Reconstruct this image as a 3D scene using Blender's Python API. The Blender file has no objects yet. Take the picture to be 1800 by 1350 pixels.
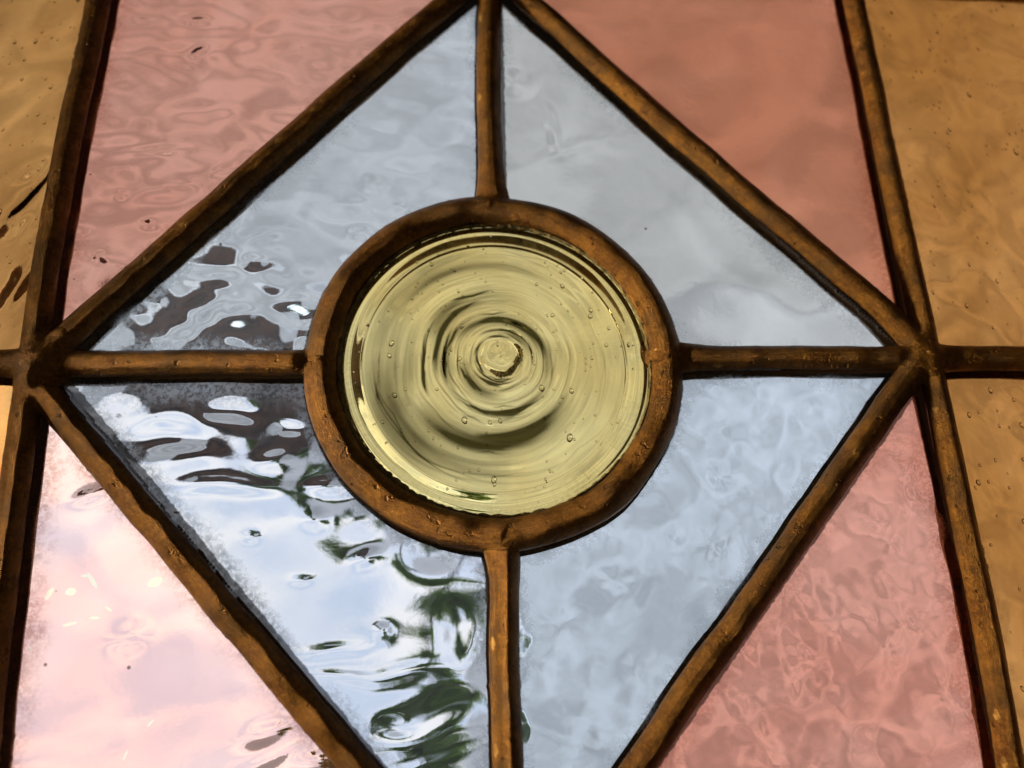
import bpy, math
import numpy as np
from mathutils import Matrix, Vector

# ------------------------------------------------------------------ camera, world, lamps, exposure
SC = bpy.context.scene
S = 0.1                      # one drawing unit of the leaded panel = 0.1 m
Z0 = 1.75                    # height of the panel's centre above the ground
ANG = (-0.3558, 0.0735, 0.0070)
TR = np.array([-0.0333, 0.0513, -2.0758])
FPX = 1621.0                 # focal length in pixels of an 1800 px wide picture


def rotm(a, b, c):
    ca, sa, cb, sb, cc, sc = math.cos(a), math.sin(a), math.cos(b), math.sin(b), math.cos(c), math.sin(c)
    rx = np.array([[1, 0, 0], [0, ca, -sa], [0, sa, ca]])
    ry = np.array([[cb, 0, sb], [0, 1, 0], [-sb, 0, cb]])
    rz = np.array([[cc, -sc, 0], [sc, cc, 0], [0, 0, 1]])
    return rz @ ry @ rx


RC = rotm(*ANG)
CP = -RC.T @ TR              # camera in panel coordinates (u right, v up, w towards the room)


def world(u, v, w):          # panel coordinates -> metres
    return Vector((u * S, -w * S, v * S + Z0))


def pl(px, py):              # a surveyed point of the panel face
    d = RC.T @ np.array([(px - 900) / FPX, -(py - 675) / FPX, -1.0])
    k = -CP[2] / d[2]
    p = CP + k * d
    return np.array([p[0], p[1]])


def at(px, py, Y):           # a point outside, Y metres beyond the panel
    d = RC.T @ np.array([(px - 900) / FPX, -(py - 675) / FPX, -1.0])
    k = (-Y / S - CP[2]) / d[2]
    p = CP + k * d
    return world(*p)


cam_d = bpy.data.cameras.new('camera')
cam = bpy.data.objects.new('camera', cam_d)
SC.collection.objects.link(cam)
SC.camera = cam
cam_d.sensor_width = 36.0
cam_d.lens = FPX / 1800 * 36.0
cam_d.clip_start = 0.01
cam_d.clip_end = 500
ax = [Vector((RC[i][0], -RC[i][2], RC[i][1])) for i in range(3)]
M = Matrix.Identity(4)
for i in range(3):
    for j in range(3):
        M[j][i] = ax[i][j]
M.translation = world(*CP)
cam.matrix_world = M
cam_d.dof.use_dof = True
cam_d.dof.focus_distance = 0.200
cam_d.dof.aperture_fstop = 10.0

wd = bpy.data.worlds.new('World')
SC.world = wd
wd.use_nodes = True
wd.node_tree.nodes['Background'].inputs[0].default_value = (1.0, 0.80, 0.58, 1)   # dim room air
wd.node_tree.nodes['Background'].inputs[1].default_value = 0.065


def lamp(name, loc, target, size, power, col):
    d = bpy.data.lights.new(name, 'AREA')
    d.shape = 'RECTANGLE'
    d.size, d.size_y = size
    d.energy = power
    d.color = col
    o = bpy.data.objects.new(name, d)
    SC.collection.objects.link(o)
    o.location = loc
    o.rotation_euler = (Vector(target) - Vector(loc)).to_track_quat('-Z', 'Y').to_euler()
    return o


LAMP_L = lamp('room_lamp', (-0.75, -0.070, Z0 - 0.0), (0, 0, Z0), (0.09, 0.30), 14.5, (1.0, 0.82, 0.58))

SC.view_settings.view_transform = 'Standard'
SC.view_settings.look = 'None'
SC.view_settings.exposure = 0.0
SC.view_settings.gamma = 1.0
SC.render.engine = 'CYCLES'
SC.cycles.caustics_reflective = False
SC.cycles.caustics_refractive = False
SC.cycles.max_bounces = 24
SC.cycles.transmission_bounces = 20
SC.cycles.diffuse_bounces = 3
SC.cycles.glossy_bounces = 5
SC.cycles.sample_clamp_indirect = 6.0

RNG = np.random.default_rng(7)
COL = SC.collection


# ------------------------------------------------------------------ helpers
def tag(o, label=None, cat=None, group=None, kind=None):
    if label: o['label'] = label
    if cat: o['category'] = cat
    if group: o['group'] = group
    if kind: o['kind'] = kind
    return o


def mesh_np(name, V, F, mat, parent=None, smooth=True, attrs=None, uv=None):
    me = bpy.data.meshes.new(name)
    V = np.asarray(V, dtype=np.float32)
    if isinstance(F, np.ndarray):
        n = F.shape[1]
        me.vertices.add(len(V)); me.vertices.foreach_set('co', V.ravel())
        me.loops.add(F.size); me.loops.foreach_set('vertex_index', F.ravel().astype(np.int32))
        me.polygons.add(len(F)); me.polygons.foreach_set('loop_start', np.arange(0, F.size, n, dtype=np.int32))
        me.polygons.foreach_set('loop_total', np.full(len(F), n, dtype=np.int32))
        me.update(calc_edges=True); me.validate()
    else:
        me.from_pydata([tuple(map(float, v)) for v in V], [], [tuple(int(i) for i in f) for f in F])
        me.update()
    me.polygons.foreach_set('use_smooth', np.full(len(me.polygons), smooth))
    for k, a in (attrs or {}).items():
        at_ = me.attributes.new(k, 'FLOAT', 'POINT')
        at_.data.foreach_set('value', np.asarray(a, dtype=np.float32))
    if uv is not None:
        l = me.uv_layers.new(name='UVMap')
        idx = np.zeros(len(me.loops), dtype=np.int32); me.loops.foreach_get('vertex_index', idx)
        l.data.foreach_set('uv', np.asarray(uv, dtype=np.float32)[idx].ravel())
    o = bpy.data.objects.new(name, me)
    COL.objects.link(o)
    if mat: me.materials.append(mat)
    if parent: o.parent = parent
    return o


def to_m(u, v, w):
    """panel coordinates -> local metres of the window empty (which stands at the panel's centre)"""
    return np.stack([np.asarray(u) * S, -np.asarray(w) * S, np.asarray(v) * S], -1)


def field(u, v, lam, slope, n=48, seed=0, stretch=1.0, ang=0.0):
    """smooth random relief: heights in panel units, wavelengths lam=(lo,hi), rms slope; stretch>1 elongates along ang"""
    r = np.random.default_rng(seed)
    th = r.uniform(0, 2 * np.pi, n)
    k = 2 * np.pi / np.exp(r.uniform(math.log(lam[0]), math.log(lam[1]), n))
    kx, ky = k * np.cos(th) / stretch, k * np.sin(th)
    ca, sa = math.cos(ang), math.sin(ang)
    kx, ky = kx * ca - ky * sa, kx * sa + ky * ca
    a = slope * math.sqrt(2.0 / n) / np.hypot(kx, ky)
    a = np.minimum(a, slope * math.sqrt(2.0 / n) / k * 1.6)
    ph = r.uniform(0, 2 * np.pi, n)
    h = np.zeros_like(u)
    for i in range(n):
        h += a[i] * np.cos(kx[i] * u + ky[i] * v + ph[i])
    return h


class NT:
    """short-hand for a node tree"""
    def __init__(self, name):
        self.m = bpy.data.materials.new(name); self.m.use_nodes = True
        self.t = self.m.node_tree; self.t.nodes.clear()
        self.out = self.t.nodes.new('ShaderNodeOutputMaterial')

    def n(self, typ, **kw):
        nd = self.t.nodes.new('ShaderNode' + typ)
        for k, v in kw.items(): setattr(nd, k, v)
        return nd

    def l(self, a, b): self.t.links.new(a, b)

    def put(self, sock, v):
        if isinstance(v, bpy.types.NodeSocket): self.l(v, sock)
        else: sock.default_value = v

    def math(self, op, a, b=0.0, clamp=False):
        nd = self.n('Math', operation=op, use_clamp=clamp); self.put(nd.inputs[0], a); self.put(nd.inputs[1], b)
        return nd.outputs[0]

    def step(self, x, lo, hi, a=0.0, b=1.0):
        nd = self.n('MapRange', interpolation_type='SMOOTHSTEP'); self.put(nd.inputs[0], x)
        for i, v in enumerate((lo, hi, a, b)): nd.inputs[i + 1].default_value = v
        return nd.outputs[0]

    def noise(self, vec, scale, detail=3.0, rough=0.5, dist=0.0):
        nd = self.n('TexNoise'); self.put(nd.inputs['Vector'], vec)
        nd.inputs['Scale'].default_value = scale; nd.inputs['Detail'].default_value = detail
        nd.inputs['Roughness'].default_value = rough; nd.inputs['Distortion'].default_value = dist
        return nd.outputs[0]

    def mix(self, f, a, b):
        nd = self.n('Mix', data_type='RGBA'); self.put(nd.inputs[0], f)
        self.put(nd.inputs[6], a if isinstance(a, bpy.types.NodeSocket) else (*a, 1)); self.put(nd.inputs[7], b if isinstance(b, bpy.types.NodeSocket) else (*b, 1))
        return nd.outputs[2]

    def mapping(self, vec, loc=(0, 0, 0), rot=(0, 0, 0), scale=(1, 1, 1)):
        nd = self.n('Mapping'); self.l(vec, nd.inputs[0])
        nd.inputs[1].default_value = loc; nd.inputs[2].default_value = rot; nd.inputs[3].default_value = scale
        return nd.outputs[0]

    def mixs(self, f, a, b):
        nd = self.n('MixShader'); self.put(nd.inputs[0], f); self.l(a, nd.inputs[1]); self.l(b, nd.inputs[2])
        return nd.outputs[0]

    def end(self, sh):
        self.l(sh, self.out.inputs[0]); return self.m


# ------------------------------------------------------------------ materials
def m_plain(name, col, rough=0.7, var=0.25, scale=6.0, bump=0.0):
    k = NT(name); tc = k.n('TexCoord').outputs['Object']
    nz = k.noise(tc, scale, 5, 0.6)
    f = k.step(nz, 0.3, 0.7)
    c = k.mix(f, tuple(x * (1 - var) for x in col), tuple(min(1, x * (1 + var)) for x in col))
    b = k.n('BsdfPrincipled'); k.l(c, b.inputs['Base Color']); b.inputs['Roughness'].default_value = rough
    if bump:
        bp = k.n('Bump'); bp.inputs['Strength'].default_value = bump; bp.inputs['Distance'].default_value = 0.01
        k.l(nz, bp.inputs['Height']); k.l(bp.outputs[0], b.inputs['Normal'])
    return k.end(b.outputs[0])


def m_milky(name, col, var=0.08, scale=1.5):
    k = NT(name); tc = k.n('TexCoord').outputs['Object']
    c = k.mix(k.step(k.noise(tc, scale, 4, 0.6), 0.3, 0.7), tuple(x * (1 - var) for x in col), tuple(x * (1 + var) for x in col))
    t = k.n('BsdfTranslucent'); d = k.n('BsdfDiffuse'); k.l(c, t.inputs[0]); k.l(c, d.inputs[0])
    return k.end(k.mixs(0.12, t.outputs[0], d.outputs[0]))


def m_leaf():
    k = NT('leaf'); tc = k.n('TexCoord').outputs['Object']
    c = k.mix(k.step(k.noise(tc, 3.0, 4, 0.6), 0.3, 0.7), (0.19, 0.34, 0.055), (0.38, 0.56, 0.12))
    t = k.n('BsdfTranslucent'); d = k.n('BsdfDiffuse'); k.l(c, t.inputs[0]); k.l(c, d.inputs[0])
    return k.end(k.mixs(0.35, t.outputs[0], d.outputs[0]))


def m_came():
    k = NT('painted_lead')
    tc = k.n('TexCoord')
    ob, uv = tc.outputs['Object'], tc.outputs['UV']
    streak = k.noise(k.mapping(uv, scale=(1.0, 5.0, 1)), 9.0, 6, 0.70, 0.5)     # uv.x runs along the lead
    blot = k.noise(ob, 62.0, 4, 0.6, 0.5)
    fine = k.noise(ob, 1300.0, 5, 0.75)
    scr = k.noise(k.mapping(uv, scale=(1.0, 30.0, 1)), 16.0, 5, 0.75)
    brown = k.mix(k.step(k.math('ADD', k.math('MULTIPLY', streak, 0.35), k.math('MULTIPLY', k.noise(ob, 260.0, 5, 0.7, 0.4), 0.65)), 0.36, 0.64), (0.095, 0.036, 0.006), (0.235, 0.105, 0.017))
    gold = k.mix(k.step(fine, 0.45, 0.75), brown, (0.36, 0.165, 0.022))
    pat = k.math('MULTIPLY', k.step(k.math('ADD', k.math('MULTIPLY', blot, 0.6), k.math('MULTIPLY', k.noise(ob, 170.0, 5, 0.7), 0.4)), 0.47, 0.58), k.step(fine, 0.25, 0.6, 0.45, 1.0))
    c = k.mix(k.math('MULTIPLY', pat, 0.5), k.mix(k.step(scr, 0.70, 0.78), gold, (0.05, 0.02, 0.004)), (0.034, 0.026, 0.015))
    ridge_highlight = k.step(k.n('NewGeometry').outputs['Pointiness'], 0.515, 0.56)                 # golden edge highlight painted into the colour along the ridges
    c = k.mix(k.math('MULTIPLY', ridge_highlight, k.step(k.noise(ob, 330.0, 5, 0.75), 0.40, 0.62)), c, (0.52, 0.29, 0.075))
    pit = k.step(k.noise(ob, 420.0, 2, 0.5), 0.66, 0.72)
    c = k.mix(k.math('MULTIPLY', pit, 0.35), c, (0.02, 0.012, 0.006))
    b = k.n('BsdfPrincipled'); k.l(c, b.inputs['Base Color'])
    b.inputs['Metallic'].default_value = 0.78
    k.l(k.step(fine, 0.3, 0.7, 0.28, 0.50), b.inputs['Roughness'])
    h = k.math('ADD', k.math('ADD', k.math('MULTIPLY', streak, 0.35), k.math('MULTIPLY', scr, 0.25)), k.math('ADD', k.math('MULTIPLY', fine, 0.55), k.math('MULTIPLY', pit, -0.6)))
    bp = k.n('Bump'); bp.inputs['Strength'].default_value = 1.0; bp.inputs['Distance'].default_value = 0.00045
    k.l(h, bp.inputs['Height']); k.l(bp.outputs[0], b.inputs['Normal'])
    return k.end(b.outputs[0])


def m_glass(name, tint, tint2, streak=(1, 1, 1), streak_scale=22.0, film=0.5, filmcol=(0.86, 0.89, 0.90), crumb=(0.10, 0.06, 0.03),
            crumbs=0.6, ripple=0.0, chips=(), reach=1.0, arc_shade=None, veil=0.0):
    """coloured cathedral glass. tint is the colour light keeps on its way through; 'edge' = millimetres from the lead, 'side' = 0 room, 1 outside"""
    k = NT(name)
    ob = k.n('TexCoord').outputs['Object']
    ed = k.n('Attribute', attribute_name='edge').outputs['Fac']
    sd = k.n('Attribute', attribute_name='side').outputs['Fac']
    room = k.math('SUBTRACT', 1.0, sd)
    sn = k.noise(k.mapping(ob, scale=streak), streak_scale, 4, 0.55, 0.8)
    c = k.mix(k.step(sn, 0.35, 0.68), tint, tint2)
    for (cx, cz, rx, rz, a) in chips:         # chips knocked out of the colour flash
        q = k.mapping(ob, loc=(0, 0, 0))
        s = k.n('Vector' + 'Math', operation='SUBTRACT'); k.l(ob, s.inputs[0]); s.inputs[1].default_value = (cx, 0, cz)
        r_ = k.n('VectorRotate', rotation_type='Y_AXIS'); k.l(s.outputs[0], r_.inputs['Vector']); r_.inputs['Angle'].default_value = a
        q = k.mapping(r_.outputs[0], scale=(1 / rx, 0, 1 / rz))
        ln = k.n('Vector' + 'Math', operation='LENGTH'); k.l(q, ln.inputs[0])
        wob = k.math('ADD', ln.outputs['Value'], k.math('MULTIPLY', k.math('SUBTRACT', k.noise(ob, 700, 2), 0.5), 0.5))
        c = k.mix(k.step(wob, 1.08, 0.92), c, (0.86, 0.80, 0.60))
    if arc_shade:                                 # dark refracted arcs of the bullseye, painted into its tint
        c = k.mix(k.n('Attribute', attribute_name='arc_shade').outputs['Fac'], c, arc_shade)
    white = k.mix(sd, c, (1, 1, 1))           # colour sits on the room face
    g = k.n('BsdfGlass'); g.inputs['Roughness'].default_value = 0.0; g.inputs['IOR'].default_value = 1.5
    k.l(white, g.inputs['Color'])
    fine = k.noise(ob, 330.0, 3, 0.55)
    bp = k.n('Bump'); bp.inputs['Distance'].default_value = 0.0004
    bp.inputs['Strength'].default_value = 0.05 + ripple
    k.l(fine, bp.inputs['Height']); k.l(bp.outputs[0], g.inputs['Normal'])
    # dried cement and weather film creeping in from the lead, outside face
    n1 = k.noise(ob, 150.0, 6, 0.72, 0.6); n2 = k.noise(ob, 1100.0, 4, 0.7)
    near = k.step(k.math('ADD', ed, k.math('MULTIPLY', k.math('SUBTRACT', n1, 0.5), 9.0 * reach)), 0.2, 5.2 * reach, 1.0, 0.0)
    fm = k.math('MULTIPLY', near, k.step(n2, 0.36, 0.60, 0.30, 1.0))
    patch = k.step(k.noise(ob, 34.0, 3, 0.6), 0.36, 0.62, 0.12, 1.0)
    fm = k.math('MULTIPLY', k.math('MULTIPLY', fm, patch), film)
    if veil:
        fm = k.math('MAXIMUM', fm, k.math('MULTIPLY', k.step(k.noise(ob, 60.0, 5, 0.7, 0.5), 0.2, 0.8, 0.6, 1.4), veil))
    fm = k.math('MULTIPLY', fm, sd)
    df = k.n('BsdfDiffuse'); tr = k.n('BsdfTranslucent')
    fc = k.mix(n1, tuple(x * 0.8 for x in filmcol), filmcol)
    k.l(fc, df.inputs[0]); k.l(fc, tr.inputs[0])
    fs = k.mixs(0.85, df.outputs[0], tr.outputs[0])
    sh = k.mixs(fm, g.outputs[0], fs)
    # dirt crumbs and fly specks on the room face
    v = k.n('TexVoronoi'); v.inputs['Scale'].default_value = 190.0; k.l(ob, v.inputs['Vector'])
    rnd = k.n('SeparateColor'); k.l(v.outputs['Color'], rnd.inputs[0])
    spot = k.math('MULTIPLY', k.step(v.outputs['Distance'], 0.09, 0.05), k.step(rnd.outputs[0], 0.955, 0.957))
    spot2 = k.math('MULTIPLY', k.step(n2, 0.63, 0.70), k.step(k.math('ADD', ed, k.math('MULTIPLY', k.math('SUBTRACT', n1, 0.5), 6.0)), -0.2, 2.2, 1.0, 0.0))
    dm = k.math('ADD', k.math('MULTIPLY', spot, 0.75), k.math('MULTIPLY', spot2, crumbs), clamp=True)
    line = k.step(k.math('ADD', ed, k.math('MULTIPLY', k.math('SUBTRACT', k.noise(ob, 420.0, 4, 0.7), 0.5), 1.3)), 0.35, 0.05)
    dm = k.math('MAXIMUM', dm, k.math('MULTIPLY', line, 0.8))
    dm = k.math('MULTIPLY', dm, room)
    dd = k.n('BsdfDiffuse'); dd.inputs[0].default_value = (*crumb, 1)
    sh = k.mixs(dm, sh, dd.outputs[0])
    return k.end(sh)


def m_bubble():
    k = NT('bubble_wall')
    g = k.n('BsdfGlass'); g.inputs['Roughness'].default_value = 0.0; g.inputs['IOR'].default_value = 1.5
    return k.end(g.outputs[0])


def m_sky():
    k = NT('overcast_sky')
    nz = k.noise(k.mapping(k.n('TexCoord').outputs['Object'], scale=(1, 1, 2.2)), 0.085, 5, 0.55, 0.4)
    c = k.mix(k.step(nz, 0.35, 0.66), (0.66, 0.755, 0.91), (1.04, 1.03, 1.02))
    e = k.n('Emission'); k.l(c, e.inputs[0]); e.inputs[1].default_value = SKY
    return k.end(e.outputs[0])


SKY = 1.45
MAT = {
    'came': m_came(),
    'ceiling': m_milky('milky_roof_sheet', (0.85, 0.845, 0.83), .20, 5.0),
    'wall': m_milky('milky_screen_sheet', (0.84, 0.85, 0.865), .26, 3.6),
    'beam': m_plain('dark_stained_timber', (0.125, 0.060, 0.036), 0.6, 0.7, 7.0, 0.3),
    'floor': m_plain('pale_bounce_floor', (0.74, 0.73, 0.71), 0.9, 0.1, 1.2),  # for the unseen added slab, kept pale for more bounce light
    'ground': m_plain('paving', (0.34, 0.34, 0.32), 0.9, 0.2, 1.2),
    'leaf': m_leaf(),
    'bark': m_plain('bark', (0.10, 0.07, 0.05), 0.9, 0.3, 8.0),
    'wood': m_plain('sash_wood', (0.09, 0.045, 0.02), 0.6, 0.3, 30.0, 0.2),
    'bubble': m_bubble(),
    'sky': m_sky(),
}

# ------------------------------------------------------------------ outside: what shows through the glass, plus unseen ground and floor that bounce light
def dome():
    n, m, r = 48, 20, 90.0
    V = [(0, 0, r)]; F = []
    for j in range(1, m + 1):
        el = math.pi / 2 - (math.pi / 2 + 0.03) * j / m
        for i in range(n + 1):
            a = math.pi * i / n                     # the outdoor half: from -X over +Y to +X
            V.append((r * math.cos(el) * math.cos(a), r * math.cos(el) * math.sin(a) + 0.35, r * math.sin(el)))
    for i in range(n): F.append((0, 1 + i, 2 + i))
    for j in range(m - 1):
        for i in range(n):
            a = 1 + j * (n + 1) + i
            F.append((a, a + n + 1, a + n + 2, a + 1))
    return tag(mesh_np('sky', np.array(V) + np.array([0, 0, ZG]), F, MAT['sky']), kind='structure')


def box(name, lo, hi, mat, parent=None, bevel=0.0):
    x0, y0, z0 = lo; x1, y1, z1 = hi
    V = [(x0, y0, z0), (x1, y0, z0), (x1, y1, z0), (x0, y1, z0), (x0, y0, z1), (x1, y0, z1), (x1, y1, z1), (x0, y1, z1)]
    F = [(0, 3, 2, 1), (4, 5, 6, 7), (0, 1, 5, 4), (1, 2, 6, 5), (2, 3, 7, 6), (3, 0, 4, 7)]
    o = mesh_np(name, V, F, mat, parent, smooth=False)
    if bevel:
        b = o.modifiers.new('bevel', 'BEVEL'); b.width = bevel; b.segments = 2
    return o


ZG = -9.0                                      # an upper floor: the street lies well below
dome()
tag(mesh_np('ground', [(-95, 0.35, ZG), (95, 0.35, ZG), (95, 95, ZG), (-95, 95, ZG)], [(0, 1, 2, 3)], MAT['ground'], smooth=False), kind='structure')
YB = 2.2                                       # the porch's front edge
zb0, zb1 = at(400, 768, YB).z, at(400, 525, YB).z
xw = at(848, 900, YB).x
sheet = lambda name, V, mat: mesh_np(name, V, [tuple(range(len(V)))], mat, smooth=False)
zs = at(700, 935, YB).z; zv = at(120, 720, YB).z
tag(sheet('porch_roof', [(-3.2, 0.36, zb1 + .1), (3.2, 0.36, zb1 + .1), (3.2, YB, zb1 + .01), (-3.2, YB, zb1 + .01)], MAT['ceiling']), kind='structure')
box_floor = tag(box('bounce_floor', (-3.2, .36, -.2), (3.2, YB, 0), MAT['floor']), kind='structure')  # unseen slab, added to reflect light up under the roof
xb0, xb1 = at(250, 640, YB).x, at(565, 640, YB).x
bm_ = box('porch_beam', (xb0, YB - .1, zb0), (xb1, YB + 0.06, at(400, 562, YB).z), MAT['beam'], bevel=0.012)
tag(bm_, 'dark brown timber beam glimpsed through the rippled pale blue glass', 'beam', kind='thing')
tag(sheet('milky_screen', [(xw, YB - .02, 0.0), (3.1, YB - .02, 0.0), (3.1, YB - .02, zb1 + .012), (xb1, YB - .02, zb1 + .012), (xb1, YB - .02, zs), (xw, YB - .02, zs)], MAT['wall']),
    'pale grey milky screen blurred behind the swirled glass', 'screen', kind='thing')


tag(sheet('porch_valance', [(-3.2, YB - .01, zb1 + .012), (-3.2, YB - .01, zv), (xb0 - .004, YB - .01, zv), (xb0 - .004, YB - .01, zb1 + .012)], MAT['ceiling']),
    'pale milky strip hanging beside the dark beam under the roof', 'valance', kind='thing')
tag(sheet('porch_valance', [(xb0 - .004, YB + .02, zb1 + .012), (xb0 - .004, YB + .02, at(400, 575, YB).z), (xb1, YB + .02, at(400, 575, YB).z), (xb1, YB + .02, zb1 + .012)], MAT['ceiling']),
    'short pale milky strip standing on top of the dark beam', 'valance', kind='thing')
xr_ = at(-60, 480, YB).x
tag(box('porch_rafter', (xr_ - .09, 0.45, zb1 - .12), (xr_ + .09, YB - .1, zb1 - .002), MAT['beam'], bevel=0.008),
    'dark brown rafter glimpsed behind the amber glass', 'rafter', kind='thing')


def tree(name, base, top_pts, label, seed, leafs=1500, size=0.10, fork_at=None):
    r = np.random.default_rng(seed)
    e = bpy.data.objects.new(name, None); COL.objects.link(e); e.location = base; tag(e, label, 'tree', 'trees beyond the porch')
    base = np.array(base)
    V = []; F = []
    tips = [np.array(p[:3]) - base for p in top_pts]
    rad = [p[3] for p in top_pts]
    # trunk and limbs: tapered tubes
    def tube(a, b, r0, r1, bend):
        n, s = 8, 7; a = np.array(a, float); b = np.array(b, float); d = b - a
        side = np.cross(d, [0.3, 1, 0.2]); side /= np.linalg.norm(side); up = np.cross(side, d); up /= np.linalg.norm(up)
        o = len(V)
        for i in range(n + 1):
            t = i / n; c = a + d * t + side * bend * math.sin(math.pi * t); q = r0 + (r1 - r0) * t
            for j in range(s):
                an = 2 * math.pi * j / s; V.append(c + q * (math.cos(an) * side + math.sin(an) * up))
        for i in range(n):
            for j in range(s):
                F.append((o + i * s + j, o + i * s + (j + 1) % s, o + (i + 1) * s + (j + 1) % s, o + (i + 1) * s + j))
    ctr = np.mean(tips, 0); fork = np.array([ctr[0], ctr[1], ctr[2] - 1.2])
    if fork_at is not None: fork = np.array(fork_at) - base
    tube((0, 0, 0), fork, 0.10, 0.030, 0.10)
    for t in tips: tube(fork, t, 0.022, 0.006, 0.06)
    mesh_np('trunk', np.array(V), F, MAT['bark'], e)
    LV, LF = [], []
    for i in range(leafs):
        j = r.choice(len(tips), p=np.array(rad) ** 2 / np.sum(np.array(rad) ** 2))
        d = r.normal(size=3); d /= np.linalg.norm(d)
        c = tips[j] + d * rad[j] * r.uniform(0.15, 1.0) ** 0.6 * (0.75 + 0.25 * math.sin(7 * d[0] + 5 * d[2] + j))
        a = r.normal(size=3); a /= np.linalg.norm(a); b = np.cross(a, r.normal(size=3)); b /= np.linalg.norm(b)
        s = size * r.uniform(0.5, 1.1); o = len(LV)
        nn = np.cross(a, b)
        LV += [c - a * s, c + b * s * 0.42 + nn * s * 0.12, c + a * s, c - b * s * 0.42 + nn * s * 0.12]
        LF += [(o, o + 1, o + 2), (o, o + 2, o + 3)]
    mesh_np('crown', np.array(LV), LF, MAT['leaf'], e, smooth=False)
    return e


YT = 5.5
c1 = [at(770, 1160, YT), at(740, 1020, YT), at(790, 1290, YT), at(690, 1320, YT), at(790, 1430, YT)]
tree('leafy_tree', (c1[0].x, YT, ZG), [(*c1[0], .24), (*c1[1], .20), (*c1[2], .28), (*c1[3], .15), (*c1[4], .40)],
     'green leafy tree seen through the lower pale blue pane with sky', 3)
c2 = [at(515, 800, YT + 1), at(560, 885, YT + 1), at(475, 835, YT + 1), at(590, 950, YT + 1)]
tree('leafy_tree', (at(770, 900, YT + 1).x, YT + 1, ZG), [(*c2[0], .24), (*c2[1], .26), (*c2[2], .12), (*c2[3], .16)],
     'taller slender tree whose leaves show just under the dark beam', 5, leafs=1100, fork_at=at(770, 790, YT + 1))

# ------------------------------------------------------------------ the leaded window
WIN = bpy.data.objects.new('stained_glass_window', None); COL.objects.link(WIN)
WIN.location = (0, 0, Z0)
tag(WIN, 'leaded stained glass window with yellow bullseye inside a pale blue diamond', 'window', kind='thing')

T = 0.060                    # glass thickness (panel units: 6 mm)
RX, RY, RR = -0.0037, -0.0042, 0.3884     # ring of the rondel: centre line
LV_ = [pl(175, 0), pl(131, 200), pl(76, 500), pl(57, 641), pl(34, 800), pl(-35, 1350)]
RV_ = [pl(1500, 0), pl(1549, 240), pl(1630, 620), pl(1712, 1000), pl(1776, 1350)]
TOP = pl(861, -58); BOT = pl(899, 1669)
NL, NR = pl(66, 641), pl(1622, 631)
HT, HB = TOP[1], BOT[1]


def ext(a, b, vv):           # extend line a->b to height vv
    t = (vv - a[1]) / (b[1] - a[1]); return a + (b - a) * t


LVp = [ext(LV_[1], LV_[0], HT)] + LV_ + [ext(LV_[4], LV_[5], HB)]
RVp = [ext(RV_[1], RV_[0], HT)] + RV_ + [ext(RV_[3], RV_[4], HB)]
XL, XR = LVp[0][0] - 0.66, RVp[0][0] + 0.66
ringL, ringR = pl(563, 637), pl(1172, 630)
cames = []                   # (polyline, half width, end flare at start/end, closed)


def came(pts, hw=0.030, fl=(0, 0), closed=False, hgt=0.024, fade=(0, 0)):
    cames.append(dict(p=np.array(pts, float), hw=hw, fl=fl, closed=closed, h=hgt, fade=fade)); return len(cames) - 1


came([*LVp], 0.031, (0.0, 0.0), hgt=0.026)
came([*RVp], 0.029, (0.0, 0.0), hgt=0.025)
came([pl(66, 638), pl(279, 449), pl(600, 165), TOP], 0.0315, (0.35, 0.2))
came([pl(1626, 622), pl(1535, 531), pl(1200, 246), pl(932, 7), TOP], 0.0315, (0.35, 0.2))
came([pl(58, 668), pl(238, 885), pl(615, 1333), BOT], 0.0305, (0.35, 0.2))
came([pl(1622, 634), pl(1560, 712), pl(1262, 1144), pl(1118, 1350), BOT], 0.0305, (0.3, 0.2))
came([NL, pl(300, 638), ringL], 0.0290, (0.3, 0.10), fade=(0, 1))
came([ringR, pl(1400, 629), NR], 0.0285, (0.55, 0.25), fade=(1, 0))
came([TOP, pl(858, 110), pl(861, 250), pl(866, 374)], 0.0300, (0.2, 0.75), fade=(0, 1))
came([pl(876, 938), pl(885, 1000), pl(892, 1340), BOT], 0.0300, (0.45, 0.2), fade=(1, 0))
came([(XL, pl(0, 642)[1]), NL], 0.0285, (0, 0.35))
came([NR, pl(1800, 632), (XR, pl(1800, 632)[1])], 0.0300, (0.35, 0))
came([(XL, HT), TOP, (XR, HT)], 0.031)
came([(XL, HB), BOT, (XR, HB)], 0.031)
came([(XL, HT), (XL, HB)], 0.031)
came([(XR, HT), (XR, HB)], 0.031)
th = np.linspace(0, 2 * np.pi, 241)[:-1]
RING = came(np.c_[RX + RR * np.cos(th), RY + RR * np.sin(th)], 0.0365, closed=True, hgt=0.027)


def densify(p, closed, step=0.008):
    q = np.vstack([p, p[:1]]) if closed else p
    seg = np.hypot(*np.diff(q, axis=0).T); s = np.r_[0, np.cumsum(seg)]
    n = max(8, int(s[-1] / step))
    t = np.linspace(0, s[-1], n + 1)
    o = np.c_[np.interp(t, s, q[:, 0]), np.interp(t, s, q[:, 1])]
    if closed: return o[:-1], t[:-1], s[-1]
    for _ in range(30):      # soften the corners of the hand-bent lead
        o[1:-1] = 0.5 * o[1:-1] + 0.25 * (o[:-2] + o[2:])
    return o, t, s[-1]


def wob(t, seed, amp, lam=(0.05, 0.5), per=None):
    r = np.random.default_rng(seed); y = np.zeros_like(t)
    for i in range(14):
        k = 2 * np.pi / np.exp(r.uniform(math.log(lam[0]), math.log(lam[1])))
        if per: k = max(1, round(k * per / (2 * np.pi))) * 2 * np.pi / per
        y += np.cos(k * t + r.uniform(0, 6.28))
    return amp * y / math.sqrt(7)


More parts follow.
